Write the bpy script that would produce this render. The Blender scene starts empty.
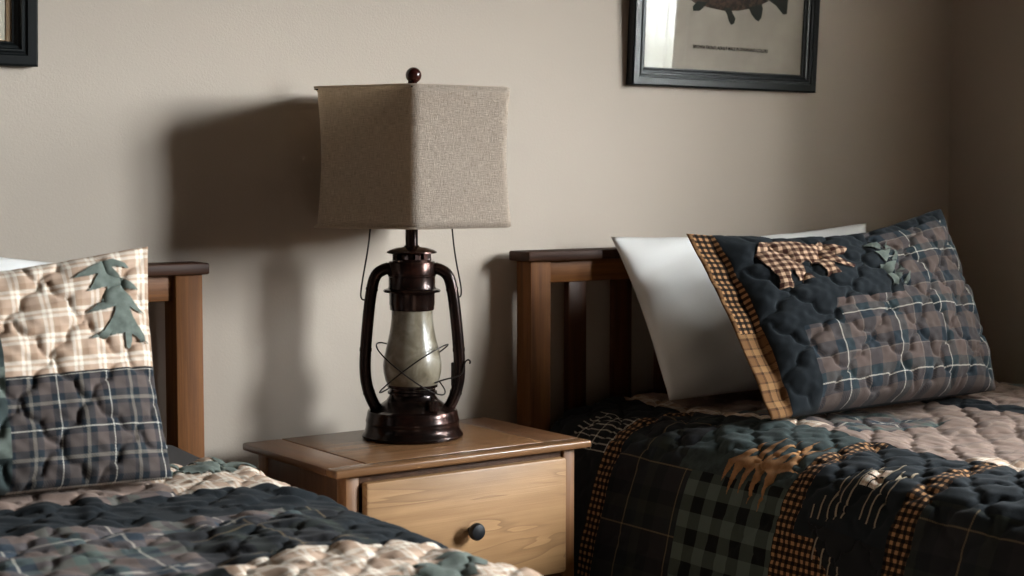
import bpy, bmesh, math, random
import numpy as np
from mathutils import Vector, Matrix
random.seed(7); rng = np.random.default_rng(11)
PI = math.pi
SC = bpy.context.scene
COL = SC.collection

# ------------------------------------------------------------------ utilities
def lin(h):
    h = h.lstrip('#'); o = []
    for i in (0, 2, 4):
        c = int(h[i:i+2], 16)/255
        o.append(c/12.92 if c <= .04045 else ((c+.055)/1.055)**2.4)
    return (o[0], o[1], o[2], 1)

def link_mesh(name, me, mat, parent=None):
    o = bpy.data.objects.new(name, me); COL.objects.link(o)
    if mat is not None:
        for m in (mat if isinstance(mat, (list, tuple)) else [mat]): me.materials.append(m)
    if parent is not None: o.parent = parent
    return o

def root_loc(p):
    v = Vector((0, 0, 0))
    while p is not None: v += p.location; p = p.parent
    return v

def obj(name, bm, mat, parent=None, smooth=True, world=True, angle=35):
    """link bm as ONE mesh object; bm is in world coordinates unless world=False"""
    if world and parent is not None:
        bmesh.ops.translate(bm, verts=bm.verts, vec=-root_loc(parent))
    bmesh.ops.recalc_face_normals(bm, faces=bm.faces)
    me = bpy.data.meshes.new(name); bm.to_mesh(me); bm.free()
    if smooth:
        me.set_sharp_from_angle(angle=math.radians(angle))
    return link_mesh(name, me, mat, parent)

def tag(o, label, cat, group=None):
    o['label'] = label; o['category'] = cat
    if group: o['group'] = group
    return o

def thing(name, label, cat, loc=(0, 0, 0), group=None):
    o = bpy.data.objects.new(name, None); COL.objects.link(o)
    o.location = loc; o.empty_display_size = .05
    return tag(o, label, cat, group)

def struct(o):
    o['kind'] = 'structure'; return o

def add_box(bm, a, b, bevel=0., seg=2):
    t = bmesh.new()
    bmesh.ops.create_cube(t, size=1)
    a = Vector(a); b = Vector(b)
    for v in t.verts:
        v.co = Vector(((a[i]+b[i])/2 + v.co[i]*abs(b[i]-a[i]) for i in range(3)))
    if bevel > 0:
        r = bmesh.ops.bevel(t, geom=t.edges[:], offset=bevel, segments=seg, profile=.5, affect='EDGES')
        for f in r['faces']: f.smooth = True
        for f in sorted(t.faces, key=lambda q: -q.calc_area())[:6]: f.smooth = False
    me = bpy.data.meshes.new('tmp'); t.to_mesh(me); t.free(); bm.from_mesh(me); bpy.data.meshes.remove(me)
    return bm

def box(a, b, bevel=0., seg=2): return add_box(bmesh.new(), a, b, bevel, seg)

def add_lathe(bm, prof, c=(0, 0, 0), n=48, cap=True):
    rings = []
    for r, z in prof:
        rings.append([bm.verts.new((c[0]+r*math.cos(2*PI*k/n), c[1]+r*math.sin(2*PI*k/n), c[2]+z)) for k in range(n)])
    for A, B in zip(rings, rings[1:]):
        for k in range(n): bm.faces.new((A[k], A[(k+1) % n], B[(k+1) % n], B[k])).smooth = True
    if cap:
        bm.faces.new(rings[0][::-1]); bm.faces.new(rings[-1])
    return bm

def smooth_path(pts, it=3, closed=False):
    P = [np.array(p, float) for p in pts]
    for _ in range(it):
        Q = [] if closed else [P[0]]
        n = len(P)
        for i in range(n if closed else n-1):
            a, b = P[i], P[(i+1) % n]
            Q += [a*.75+b*.25, a*.25+b*.75]
        if not closed: Q.append(P[-1])
        P = Q
    return P

def add_tube(bm, pts, r, n=10, closed=False, flat=1.0):
    P = [Vector(p) for p in pts]; m = len(P); rings = []
    up = None
    for i in range(m):
        if closed: t = (P[(i+1) % m]-P[i-1]).normalized()
        else: t = (P[min(i+1, m-1)]-P[max(i-1, 0)]).normalized()
        if up is None:
            up = t.orthogonal().normalized()
        up = (up - t*up.dot(t)).normalized(); s = t.cross(up)
        rr = r[i] if isinstance(r, (list, tuple)) else r
        rings.append([bm.verts.new(P[i]+(up*math.cos(2*PI*k/n)+s*math.sin(2*PI*k/n)*flat)*rr) for k in range(n)])
    for i in range(m if closed else m-1):
        A, B = rings[i], rings[(i+1) % m]
        for k in range(n): bm.faces.new((A[k], A[(k+1) % n], B[(k+1) % n], B[k])).smooth = True
    if not closed:
        bm.faces.new(rings[0][::-1]); bm.faces.new(rings[-1])
    return bm

def add_sphere(bm, c, r, u=24, v=16, sz=1.0):
    prof = [(max(r*math.sin(PI*k/v), 1e-4), -r*sz*math.cos(PI*k/v)) for k in range(v+1)]
    return add_lathe(bm, prof, c, u)

# ------------------------------------------------------------------ node helper
class NT:
    def __init__(s, name):
        s.mat = bpy.data.materials.new(name); s.mat.use_nodes = True
        s.t = s.mat.node_tree; s.t.nodes.clear()
        s.out = s.n('ShaderNodeOutputMaterial')
    def n(s, typ, ins=None, **kw):
        nd = s.t.nodes.new(typ)
        for k, v in kw.items(): setattr(nd, k, v)
        for k, v in (ins or {}).items():
            if isinstance(v, bpy.types.NodeSocket): s.t.links.new(v, nd.inputs[k])
            else: nd.inputs[k].default_value = v
        return nd
    def math(s, op, a, b=0.0, clamp=False):
        return s.n('ShaderNodeMath', {0: a, 1: b}, operation=op, use_clamp=clamp).outputs[0]
    def mix(s, f, a, b, blend='MIX'):
        nd = s.n('ShaderNodeMix', data_type='RGBA', blend_type=blend)
        for k, v in ((0, f), (6, a), (7, b)):
            if isinstance(v, bpy.types.NodeSocket): s.t.links.new(v, nd.inputs[k])
            else: nd.inputs[k].default_value = v
        return nd.outputs[2]
    def ramp(s, f, stops, interp='LINEAR'):
        nd = s.n('ShaderNodeValToRGB', {0: f}); cr = nd.color_ramp; cr.interpolation = interp
        for i, (p, c) in enumerate(stops):
            e = cr.elements[i] if i < 2 else cr.elements.new(p)
            e.position = p; e.color = c
        return nd.outputs[0]
    def noise(s, vec, scale, detail=4, rough=.55, dist=0.):
        return s.n('ShaderNodeTexNoise', {'Vector': vec, 'Scale': scale, 'Detail': detail, 'Roughness': rough, 'Distortion': dist}).outputs[0]
    def mapping(s, vec, scale=(1, 1, 1), rot=(0, 0, 0), loc=(0, 0, 0)):
        return s.n('ShaderNodeMapping', {'Vector': vec, 'Scale': scale, 'Rotation': rot, 'Location': loc}).outputs[0]
    def bump(s, h, dist, strength=1.0, normal=None):
        ins = {'Height': h, 'Distance': dist, 'Strength': strength}
        if normal is not None: ins['Normal'] = normal
        return s.n('ShaderNodeBump', ins).outputs[0]
    def bsdf(s, **ins):
        m = {'color': 'Base Color', 'rough': 'Roughness', 'metal': 'Metallic', 'normal': 'Normal', 'spec': 'Specular IOR Level',
             'sheen': 'Sheen Weight', 'sheen_rough': 'Sheen Roughness', 'coat': 'Coat Weight', 'coat_rough': 'Coat Roughness', 'trans': 'Transmission Weight', 'ior': 'IOR'}
        b = s.n('ShaderNodeBsdfPrincipled', {m[k]: v for k, v in ins.items()})
        return b.outputs[0]
    def done(s, sh):
        s.t.links.new(sh, s.out.inputs[0]); return s.mat

def obj_coord(n): return n.n('ShaderNodeTexCoord').outputs['Object']

def plaster(name, c, var=.06, bump=.0006):
    n = NT(name); v = obj_coord(n)
    big = n.noise(v, 1.3, 3); c2 = tuple(x*(1-var) for x in c[:3])+(1,)
    col = n.mix(big, c, c2)
    b = n.bump(n.noise(v, 240, 3, .6), bump, .6)
    return n.done(n.bsdf(color=col, rough=.85, spec=.25, normal=b))

def wood(name, c1, c2, axis='z', rough=.42, dark=None, scale=1.0, contrast=(.3, .7), figure=False, spec=.45):
    n = NT(name); v = obj_coord(n)
    k = {'x': (2.2, 55, 55), 'y': (55, 2.2, 55), 'z': (55, 55, 2.2)}[axis]
    k = tuple(q*scale for q in k)
    mv = n.mapping(v, k)
    g = n.noise(mv, 1.0, 5, .6, .4)
    col = n.ramp(g, [(contrast[0]-.05, c1), (contrast[1]+.05, c2)])
    fine = n.noise(n.mapping(v, tuple(q*7 if q > 5*scale else q*2.5 for q in k)), 1.0, 3, .7)
    col = n.mix(n.math('MULTIPLY', fine, .35), col, tuple(x*.45 for x in c1[:3])+(1,))
    if figure:   # broad cathedral figure of a flat-sawn board
        kk = {'x': (1.3, 5, 9), 'y': (5, 1.3, 9), 'z': (9, 5, 1.3)}[axis]
        w = n.noise(n.mapping(v, kk, loc=(.4, .2, .9)), 1.0, 3, .5, 1.3)
        rings = n.math('FRACT', n.math('MULTIPLY', w, 7.0))
        rr = n.ramp(rings, [(0, (.0, .0, .0, 1)), (.75, (.35, .35, .35, 1)), (.97, (1, 1, 1, 1)), (1.0, (.1, .1, .1, 1))])
        col = n.mix(n.math('MULTIPLY', rr, .5), col, dark or tuple(x*.4 for x in c1[:3])+(1,))
        patch = n.ramp(n.noise(n.mapping(v, (2.5, 2.5, 6)), 1.0, 3), [(.42, (0, 0, 0, 1)), (.62, (1, 1, 1, 1))])
        col = n.mix(n.math('MULTIPLY', patch, .6), col, tuple(x*.6 for x in c1[:3])+(1,))
    b = n.bump(fine, .0006, .5)
    return n.done(n.bsdf(color=col, rough=rough, spec=spec, normal=b))

def uv(n):
    s = n.n('ShaderNodeSeparateXYZ', {0: n.n('ShaderNodeTexCoord').outputs['UV']})
    return s.outputs[0], s.outputs[1], n.n('ShaderNodeTexCoord').outputs['UV']

def fabric_finish(n, col, U, noise_amt=.35, rough=.92, sheen=.12, tint=None):
    f = n.noise(U, 9, 4, .6)
    col = n.mix(n.math('MULTIPLY', f, noise_amt), col, (0.02, .02, .02, 1) if tint is None else tint)
    thread = n.noise(n.mapping(U, (1, 1, 1)), 420, 2, .6)
    b = n.bump(thread, .0009, .55)
    return n.done(n.bsdf(color=col, rough=rough, spec=.1, sheen=sheen*.25, sheen_rough=.5, normal=b))

def stripes(seq):
    """seq: list of (width, hex) over one repeat -> constant ramp stops and repeat length"""
    L = sum(w for w, _ in seq); p = 0; st = []
    for w, h in seq: st.append((p/L, lin(h))); p += w
    return st, L

def plaid(name, warp, weft=None, noise_amt=.3, off=(0, 0), sheen=.12, twill=True, darken=0.):
    n = NT(name); u, v, U = uv(n)
    a, La = stripes(warp); b, Lb = stripes(weft or warp)
    cu = n.ramp(n.math('FRACT', n.math('DIVIDE', n.math('ADD', u, off[0]+50*La), La)), a, 'CONSTANT')
    cv = n.ramp(n.math('FRACT', n.math('DIVIDE', n.math('ADD', v, off[1]+50*Lb), Lb)), b, 'CONSTANT')
    fac = .5
    if twill:
        tw = n.math('FRACT', n.math('MULTIPLY', n.math('ADD', u, v), 1/.0045))
        fac = n.math('ADD', n.math('MULTIPLY', n.math('GREATER_THAN', tw, .5), .44), .28)
    c = n.mix(fac, cu, cv)
    if darken: c = n.mix(darken, c, n.mix(1.0, cu, cv, 'DARKEN'))
    return fabric_finish(n, c, U, noise_amt, sheen=sheen)

def solid_cloth(name, h, noise_amt=.3, sheen=.12, rough=.92, mott=None):
    n = NT(name); u, v, U = uv(n)
    c = lin(h)
    if mott:
        c = n.mix(n.ramp(n.noise(U, 45, 4, .65), [(.4, (0, 0, 0, 1)), (.65, (1, 1, 1, 1))]), c, lin(mott))
    return fabric_finish(n, c if mott else n.mix(0, c, c), U, noise_amt, rough, sheen)

# ------------------------------------------------------------------ materials
M = {}
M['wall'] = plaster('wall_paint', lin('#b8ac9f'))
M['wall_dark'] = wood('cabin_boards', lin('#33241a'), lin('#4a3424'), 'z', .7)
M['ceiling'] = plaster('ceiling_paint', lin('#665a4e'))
M['base_trim'] = wood('trim_wood', lin('#4a2c18'), lin('#6e4426'), 'x')
M['win_frame'] = plaster('window_paint', lin('#d8d4cc'), .03)
M['bed_wood'] = wood('bed_post_wood', lin('#4f3018'), lin('#88562b'), 'z', .6, contrast=(.32, .72), spec=.15)
M['bed_rail'] = wood('bed_rail_wood', lin('#4e2d13'), lin('#8f5a2a'), 'x', .5, spec=.2)
M['bed_cap'] = wood('bed_cap_wood', lin('#2e1a0f'), lin('#4c2c19'), 'x', .5, spec=.15)
M['slat'] = wood('slat_wood', lin('#3a2010'), lin('#5f371b'), 'z', .42, spec=.3)
M['ns_top'] = wood('tabletop_wood', lin('#6e4e34'), lin('#936a48'), 'x', .27, contrast=(.3, .75))
M['ns_end'] = wood('breadboard_wood', lin('#5e402b'), lin('#7e583c'), 'y', .28)
M['ns_post'] = wood('nightstand_post_wood', lin('#704a2a'), lin('#946840'), 'z', .42)
M['ns_side'] = wood('nightstand_side_wood', lin('#4a2f1c'), lin('#684429'), 'z', .5)
M['drawer'] = wood('drawer_wood', lin('#a37a51'), lin('#cea475'), 'x', .45, dark=lin('#5c3c24'), contrast=(.25, .75), figure=True)

def bronze():
    n = NT('oil_rubbed_bronze'); v = obj_coord(n)
    a = n.ramp(n.noise(v, 14, 4, .6), [(.38, lin('#1d1513')), (.56, lin('#2d1d18')), (.74, lin('#4c2a21'))])
    sp = n.ramp(n.noise(v, 70, 3, .7), [(.62, (0, 0, 0, 1)), (.72, (1, 1, 1, 1))])
    c = n.mix(n.math('MULTIPLY', sp, .35), a, lin('#6e4638'))
    b = n.bump(n.noise(v, 60, 3), .0008, .35)
    return n.done(n.bsdf(color=c, rough=.22, metal=.7, spec=.6, normal=b))
M['bronze'] = bronze()
def plainmetal(name, h, rough, metal):
    n = NT(name); v = obj_coord(n)
    c = n.mix(n.noise(v, 40), lin(h), tuple(x*.6 for x in lin(h)[:3])+(1,))
    return n.done(n.bsdf(color=c, rough=rough, metal=metal))
M['wire'] = plainmetal('dark_wire', '#2a2320', .45, .6)
M['iron'] = plainmetal('black_iron', '#1f2023', .5, .4)
M['finial'] = plainmetal('finial_lacquer', '#3c1a16', .22, .1)

def globe_glass():
    n = NT('mica_glass'); v = obj_coord(n)
    blot = n.noise(v, 22, 3, .55, .6)
    c = n.ramp(blot, [(.3, lin('#5f5443')), (.5, lin('#867c69')), (.72, lin('#aca494'))])
    p = n.bsdf(color=c, rough=.28, spec=.5, coat=.2, coat_rough=.15)
    tr = n.n('ShaderNodeBsdfTranslucent', {'Color': c}).outputs[0]
    return n.done(n.n('ShaderNodeMixShader', {0: .2, 1: p, 2: tr}).outputs[0])
M['globe'] = globe_glass()

def burlap():
    n = NT('burlap'); u, v, U = uv(n)
    th = n.noise(n.mapping(U, (60, 900, 1)), 1.0, 3, .6); tv = n.noise(n.mapping(U, (900, 60, 1)), 1.0, 3, .6)
    slub = n.math('ADD', n.math('MULTIPLY', th, .5), n.math('MULTIPLY', tv, .5))
    c = n.ramp(slub, [(.37, lin('#8f8275')), (.5, lin('#bfb2a5')), (.63, lin('#e2d6ca'))])
    c = n.mix(n.math('MULTIPLY', n.noise(U, 12, 3), .3), c, lin('#94867a'))
    b = n.bump(slub, .0035, .8)
    d = n.bsdf(color=c, rough=.95, spec=.1, normal=b)
    tc = n.mix(.55, n.ramp(slub, [(.36, lin('#a08c72')), (.5, lin('#d8c8b2')), (.64, lin('#f4ead8'))]), lin('#dccbb4'))
    tr = n.n('ShaderNodeBsdfTranslucent', {'Color': tc, 'Normal': b}).outputs[0]
    return n.done(n.n('ShaderNodeMixShader', {0: .52, 1: d, 2: tr}).outputs[0])
M['burlap'] = burlap()

def framepaint():
    n = NT('black_lacquer'); v = obj_coord(n)
    c = n.mix(n.noise(v, 30), lin('#0b0e0f'), lin('#121617'))
    return n.done(n.bsdf(color=c, rough=.3, spec=.35, normal=n.bump(n.noise(v, 50), .0005, .3)))
M['frame'] = framepaint()
M['liner'] = wood('liner_wood', lin('#7a5a34'), lin('#9a764a'), 'z')
def paper(name, a, b):
    n = NT(name); v = obj_coord(n)
    c = n.mix(n.ramp(n.noise(v, 7, 5, .6), [(.35, (0, 0, 0, 1)), (.7, (1, 1, 1, 1))]), lin(a), lin(b))
    return n.done(n.bsdf(color=c, rough=.8, spec=.2))
M['paper'] = paper('aged_paper', '#b0a498', '#9d9186')
M['paper2'] = paper('pale_paper', '#d8cfbf', '#c9bfad')
M['ink'] = paper('ink', '#3a342e', '#2a2622')
M['fin'] = paper('fin_ink', '#2f322c', '#20231f')
def fishskin():
    n = NT('printed_fish_skin'); v = obj_coord(n)
    z = n.n('ShaderNodeSeparateXYZ', {0: v}).outputs[2]
    c = n.mix(n.ramp(n.noise(v, 90, 3), [(.45, (0, 0, 0, 1)), (.6, (1, 1, 1, 1))]), lin('#544036'), lin('#332a24'))
    return n.done(n.bsdf(color=c, rough=.8, spec=.2))
M['fish'] = fishskin()
def pane(name):
    n = NT(name)
    fr = n.n('ShaderNodeFresnel', {'IOR': 1.5}).outputs[0]
    fr = n.math('MULTIPLY', fr, n.math('SUBTRACT', 1.0, n.n('ShaderNodeNewGeometry').outputs['Backfacing']))
    g = n.n('ShaderNodeBsdfGlossy', {'Color': (1, 1, 1, 1), 'Roughness': .01}).outputs[0]
    t = n.n('ShaderNodeBsdfTransparent', {'Color': (.97, .98, .98, 1)}).outputs[0]
    return n.done(n.n('ShaderNodeMixShader', {0: fr, 1: t, 2: g}).outputs[0])
M['pane'] = pane('clear_glass')

def carpet():
    n = NT('brown_carpet'); v = obj_coord(n)
    c = n.mix(n.noise(v, 160, 3), lin('#3c2e24'), lin('#5a4636'))
    return n.done(n.bsdf(color=c, rough=1., spec=.05, normal=n.bump(n.noise(v, 300), .004, .8)))
M['carpet'] = carpet()

# quilt cottons
K, T_, BR = '#1a1512', '#c39a6c', '#5a3420'
M['gingham'] = plaid('gingham_check', [(.0072, '#140d0a'), (.0068, '#a87c55')], noise_amt=.12, twill=False, darken=.8)
M['gingham_soft'] = plaid('rust_gingham', [(.0085, '#3a2018'), (.0075, '#c2a084')], noise_amt=.12, twill=False, darken=.5)
M['navy'] = solid_cloth('navy_cotton', '#1d2226', .35, .1)
M['black'] = solid_cloth('black_cotton', '#1f2022', .3, .1)
M['mauve'] = plaid('mauve_plaid', [(.045, '#6f605a'), (.022, '#39424c'), (.004, '#cfc6b8'), (.022, '#39424c'), (.03, '#6f605a'), (.018, '#5b6660'), (.012, '#33393f'), (.018, '#5b6660')], noise_amt=.25)
M['mauve_plain'] = plaid('mauve_brushed', [(.06, '#8c776c'), (.02, '#77675f'), (.03, '#9a867a')], noise_amt=.25)
M['dark_plaid'] = plaid('dark_plaid', [(.05, '#2b2a2c'), (.003, '#8a765a'), (.03, '#252a2d'), (.025, '#30352f'), (.03, '#1d1f22')], noise_amt=.25)
M['window_plaid'] = plaid('windowpane_plaid', [(.013, '#1c1d20'), (.0035, '#d6cbb8')], [(.05, '#1c1d20'), (.004, '#d6cbb8')], noise_amt=.15)
M['sham_plaid'] = plaid('sham_plaid', [(.040, '#554944'), (.020, '#272f36'), (.0032, '#c6bfb2'), (.020, '#2f3a3d'), (.034, '#5c4e49'), (.003, '#7b7067'), (.030, '#272f36')],
                        noise_amt=.2, off=(.02, .02))
M['fine_plaid'] = plaid('fine_sham_plaid', [(.020, '#5a4f4b'), (.010, '#22282f'), (.0022, '#cfc8bb'), (.010, '#22282f'), (.022, '#4a423f'), (.007, '#22282f'), (.006, '#7d766c'), (.012, '#262d33')], noise_amt=.2, off=(.01, .03))
M['beige_plaid'] = plaid('beige_plaid', [(.016, '#b59b87'), (.006, '#e2d8c9'), (.004, '#bfa692'), (.006, '#e2d8c9'), (.012, '#9d826d')], noise_amt=.12)
M['tan_plaid'] = plaid('tan_plaid', [(.018, '#6a4a2e'), (.006, '#3c281a'), (.014, '#8a6845'), (.004, '#45301f')], noise_amt=.15)
M['buffalo'] = plaid('green_buffalo_check', [(.032, '#121415'), (.032, '#59635c')], noise_amt=.15, twill=False)
M['green'] = solid_cloth('sage_cotton', '#6a716a', .2, .12, mott='#596059')
M['teal'] = solid_cloth('teal_cotton', '#3f4847', .25, .12, mott='#303938')
M['rust'] = solid_cloth('rust_cotton', '#a2764f', .15, .12, mott='#86603e')
M['cream'] = solid_cloth('cream_cotton', '#978873', .12, .12)
M['sheet'] = solid_cloth('taupe_sheet', '#37322f', .2, .1)
M['white'] = solid_cloth('white_cotton', '#dddbd8', .05, .1, .88)
M['linen'] = solid_cloth('mattress_ticking', '#b9b2a6', .1, .1)

# ------------------------------------------------------------------ room
TH = .24
WX, WY = 2.222, .09           # right wall and back wall faces
LX, FY, HZ = -2.9, -4.3, 2.45
struct(obj('floor', box((LX-.1, FY-.1, -.1), (WX+.1, WY+.1, 0)), M['carpet'], smooth=False))
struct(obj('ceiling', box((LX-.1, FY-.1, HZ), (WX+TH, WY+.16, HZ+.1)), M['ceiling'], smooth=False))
struct(obj('wall_back', box((LX-.1, WY, 0), (WX+TH, WY+.16, HZ)), M['wall'], smooth=False))
struct(obj('wall_left', box((LX-.1, FY, 0), (LX, WY, HZ)), M['wall_dark'], smooth=False))
struct(obj('wall_front', box((LX-.1, FY-.1, 0), (WX+TH, FY, HZ)), M['wall_dark'], smooth=False))
WIN = [(-1.70, -1.10), (-3.30, -2.20)]      # openings in the right wall (y)
Z0, Z1 = 1.22, 2.28
bm = bmesh.new(); TH = .24
ys = [FY, WIN[1][0], WIN[1][1], WIN[0][0], WIN[0][1], WY]
for i in range(5):
    if i in (1, 3):
        add_box(bm, (WX, ys[i], 0), (WX+TH, ys[i+1], Z0)); add_box(bm, (WX, ys[i], Z1), (WX+TH, ys[i+1], HZ))
    else:
        add_box(bm, (WX, ys[i], 0), (WX+TH, ys[i+1], HZ))
struct(obj('wall_right', bm, M['wall'], smooth=False))
struct(obj('baseboard_back', box((LX, WY-.014, 0), (WX, WY, .1), .004), M['base_trim']))
struct(obj('baseboard_right', box((WX-.014, FY, 0), (WX, WY-.014, .1), .004), M['base_trim']))
for i, (a, b) in enumerate(WIN):
    r = bpy.data.objects.new('window_%d' % (i+1), None); COL.objects.link(r); r.location = (WX, (a+b)/2, Z0); struct(r)
    bm = bmesh.new(); f = .035
    x0, x1 = WX+.15, WX+.20
    add_box(bm, (x0, a, Z0), (x1, a+f, Z1), .003); add_box(bm, (x0, b-f, Z0), (x1, b, Z1), .003)
    add_box(bm, (x0, a+f, Z0), (x1, b-f, Z0+f), .003); add_box(bm, (x0, a+f, Z1-f), (x1, b-f, Z1), .003)
    m = b-.15 if i == 0 else (a+b)/2
    add_box(bm, (x0+.01, m-.014, Z0+f), (x1-.01, m+.014, Z1-f), .003)
    struct(obj('window_frame', bm, M['win_frame'], r))
    bm = bmesh.new(); c = .055     # casing round the opening
    add_box(bm, (WX-.016, a-c, Z0-c), (WX, a, Z1+c), .003); add_box(bm, (WX-.016, b, Z0-c), (WX, b+c, Z1+c), .003)
    add_box(bm, (WX-.016, a, Z1), (WX, b, Z1+c), .003); add_box(bm, (WX-.03, a, Z0-.02), (WX+.15, b, Z0), .004)
    struct(obj('window_casing', bm, M['win_frame'], r))
    struct(obj('window_glass', box((WX+.17, a+f, Z0+f), (WX+.176, b-f, Z1-f)), M['pane'], r, smooth=False))

def light_cut():  # translucent cloth for the added sheet that dims the first window
    n = NT('light_cut_sheer')
    t = n.n('ShaderNodeBsdfTranslucent', {'Color': (.85, .85, .83, 1)}).outputs[0]
    d = n.n('ShaderNodeBsdfDiffuse', {'Color': (.8, .8, .78, 1)}).outputs[0]
    p = n.n('ShaderNodeBsdfTransparent', {'Color': (1, 1, 1, 1)}).outputs[0]
    m = n.n('ShaderNodeMixShader', {0: .72, 1: t, 2: d}).outputs[0]
    return n.done(n.n('ShaderNodeMixShader', {0: .34, 1: m, 2: p}).outputs[0])
M['light_cut'] = light_cut()
a, b = WIN[0]
bm = bmesh.new(); prev = None
for k in range(81):
    y = a+.002+(b-a-.004)*k/80; x = WX+.085+.012*math.sin(k*.9)+.004*math.sin(k*2.3)
    cur = (bm.verts.new((x, y, Z0+.01)), bm.verts.new((x, y, Z1-.01)))
    if prev: bm.faces.new((prev[0], cur[0], cur[1], prev[1])).smooth = True
    prev = cur
struct(obj('light_cut_sheer', bm, M['light_cut'], bpy.data.objects['window_1'], angle=80))  # unseen sheer, added to weaken the daylight from the first window

# ------------------------------------------------------------------ beds
def headboard(root, xa, xb):
    """posts with outer faces at xa / xb, front face at y=0"""
    pw = .056
    for x in (xa, xb-pw):
        obj('post', box((x, .0, 0), (x+pw, .055, .934), .003), M['bed_wood'], root)
    bm = bmesh.new()
    add_box(bm, (xa-.014, -.012, .934), (xb+.010, .066, .956), .004, 2)
    obj('cap_rail', bm, M['bed_cap'], root)
    obj('top_rail', box((xa+pw, .012, .884), (xb-pw, .044, .934), .003), M['bed_rail'], root)
    obj('bottom_rail', box((xa+pw, .012, .40), (xb-pw, .044, .49), .003), M['bed_rail'], root)
    n = 9; inner = xb-xa-2*pw; step = (inner-.051)/(n-1) if False else .1345
    n = int(inner/step); off = (inner-((n-1)*step+.051))/2
    for k in range(n):
        x = xa+pw+off+k*step
        obj('slat', box((x, .018, .485), (x+.051, .038, .888), .002), M['slat'], root)

def bed(label, xa, xb, y1=-2.0):
    root = thing('bed', label, 'bed', ((xa+xb)/2, .0, 0), 'wooden beds on either side of the nightstand')
    headboard(root, xa, xb)
    for x in (xa+.02, xb-.045):
        obj('side_rail', box((x, y1+.03, .2), (x+.025, .0, .36), .004), M['bed_rail'], root)
    for x in (xa+.02, xb-.076):
        obj('foot_post', box((x, y1-.02, 0), (x+.056, y1+.035, .36), .004), M['bed_wood'], root)
    obj('foot_rail', box((xa+.076, y1, .2), (xb-.076, y1+.025, .36), .004), M['bed_rail'], root)
    bm = bmesh.new()
    for k in range(10):
        y = -.15-k*.19
        add_box(bm, (xa+.046, y-.05, .335), (xb-.046, y+.05, .362))
    obj('bed_slats', bm, M['slat'], root, smooth=False)
    return root

LB = (-1.45, -.078); RB = (.703, 2.07)
bed('brown slatted wooden bed at left, its headboard behind the pillow with the green tree', *LB)
bed('brown slatted wooden bed at right of the nightstand, in the room corner', *RB)
def mattress(label, xa, xb, top, top_rise=0.):
    o = obj('mattress', box((xa, -1.86, .365), (xb, -.005, top), .035, 5), M['sheet'])
    for v in o.data.vertices:
        if v.co.z > .5: v.co.z += top_rise+.05*v.co.y*(1 if top_rise else .4)
    return tag(o, label, 'mattress', 'mattresses on the two beds')
mattress('mattress in a dark taupe sheet on the left bed, showing between headboard and quilt', -1.31, -.140, .596, .025)
mattress('mattress under the dark patchwork quilt on the right bed', .80, 1.99, .570)

# ------------------------------------------------------------------ quilting relief
def quilting(u, v, p=.09, k=.115):
    """0 on the stitched line, 1 inside: cloud-edged lozenges"""
    s = (u+v)/p*.7071; t = (u-v)/p*.7071
    s2 = s+k*np.abs(np.sin(2*PI*t+.4))+.10*np.sin(1.7*t+.6*s); t2 = t+k*np.abs(np.sin(2*PI*s+.9))+.10*np.sin(1.3*s+.5*t)
    fs = s2-np.floor(s2); ft = t2-np.floor(t2)
    a = np.minimum(fs, 1-fs)*p; b = np.minimum(ft, 1-ft)*p
    d = np.minimum(a, b)
    return .74*(1-np.exp(-d/.0046))+.26*(1-np.exp(-a/.016))*(1-np.exp(-b/.016))

def waves(seed, n, lo, hi):
    r = np.random.default_rng(seed)
    ang = r.uniform(0, 2*PI, n); f = 2*PI/r.uniform(lo, hi, n); ph = r.uniform(0, 2*PI, n)
    def fn(u, v):
        o = np.zeros(np.broadcast(u, v).shape)
        for a, w, p in zip(ang, f, ph): o = o+np.sin((u*math.cos(a)+v*math.sin(a))*w+p)
        return o/math.sqrt(n)
    return fn

def grid_mesh(name, P, UV, mats, midx, parent, closed_back=None):
    """P (ny,nx,3) array -> one smooth mesh"""
    ny, nx = P.shape[:2]
    idx = np.arange(ny*nx).reshape(ny, nx)
    F = np.stack([idx[:-1, :-1], idx[:-1, 1:], idx[1:, 1:], idx[1:, :-1]], -1).reshape(-1, 4)
    return raw_mesh(name, P.reshape(-1, 3), F, UV.reshape(-1, 2), mats, None if midx is None else midx.reshape(-1), parent)

def raw_mesh(name, V, F, UV, mats, midx, parent):
    if parent is not None: V = V-np.array(root_loc(parent))
    me = bpy.data.meshes.new(name)
    me.vertices.add(len(V)); me.vertices.foreach_set('co', np.ascontiguousarray(V, dtype=np.float32).ravel())
    me.loops.add(F.size); me.loops.foreach_set('vertex_index', F.astype(np.int32).ravel())
    me.polygons.add(len(F)); me.polygons.foreach_set('loop_start', np.arange(0, F.size, 4, dtype=np.int32))
    for m in mats: me.materials.append(m)
    if midx is not None: me.polygons.foreach_set('material_index', midx.astype(np.int32))
    me.polygons.foreach_set('use_smooth', np.ones(len(F), dtype=bool))
    l = me.uv_layers.new(name='UVMap')
    l.data.foreach_set('uv', UV[F.ravel()].astype(np.float32).ravel())
    me.update(calc_edges=True); me.validate()
    o = bpy.data.objects.new(name, me); COL.objects.link(o)
    if parent is not None: o.parent = parent
    return o

def in_poly(px, py, poly):
    inside = np.zeros(px.shape, bool); n = len(poly)
    for i in range(n):
        x1, y1 = poly[i]; x2, y2 = poly[(i+1) % n]
        c = ((y1 > py) != (y2 > py)) & (px < (x2-x1)*(py-y1)/((y2-y1) if y2 != y1 else 1e-9)+x1)
        inside ^= c
    return inside

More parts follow.
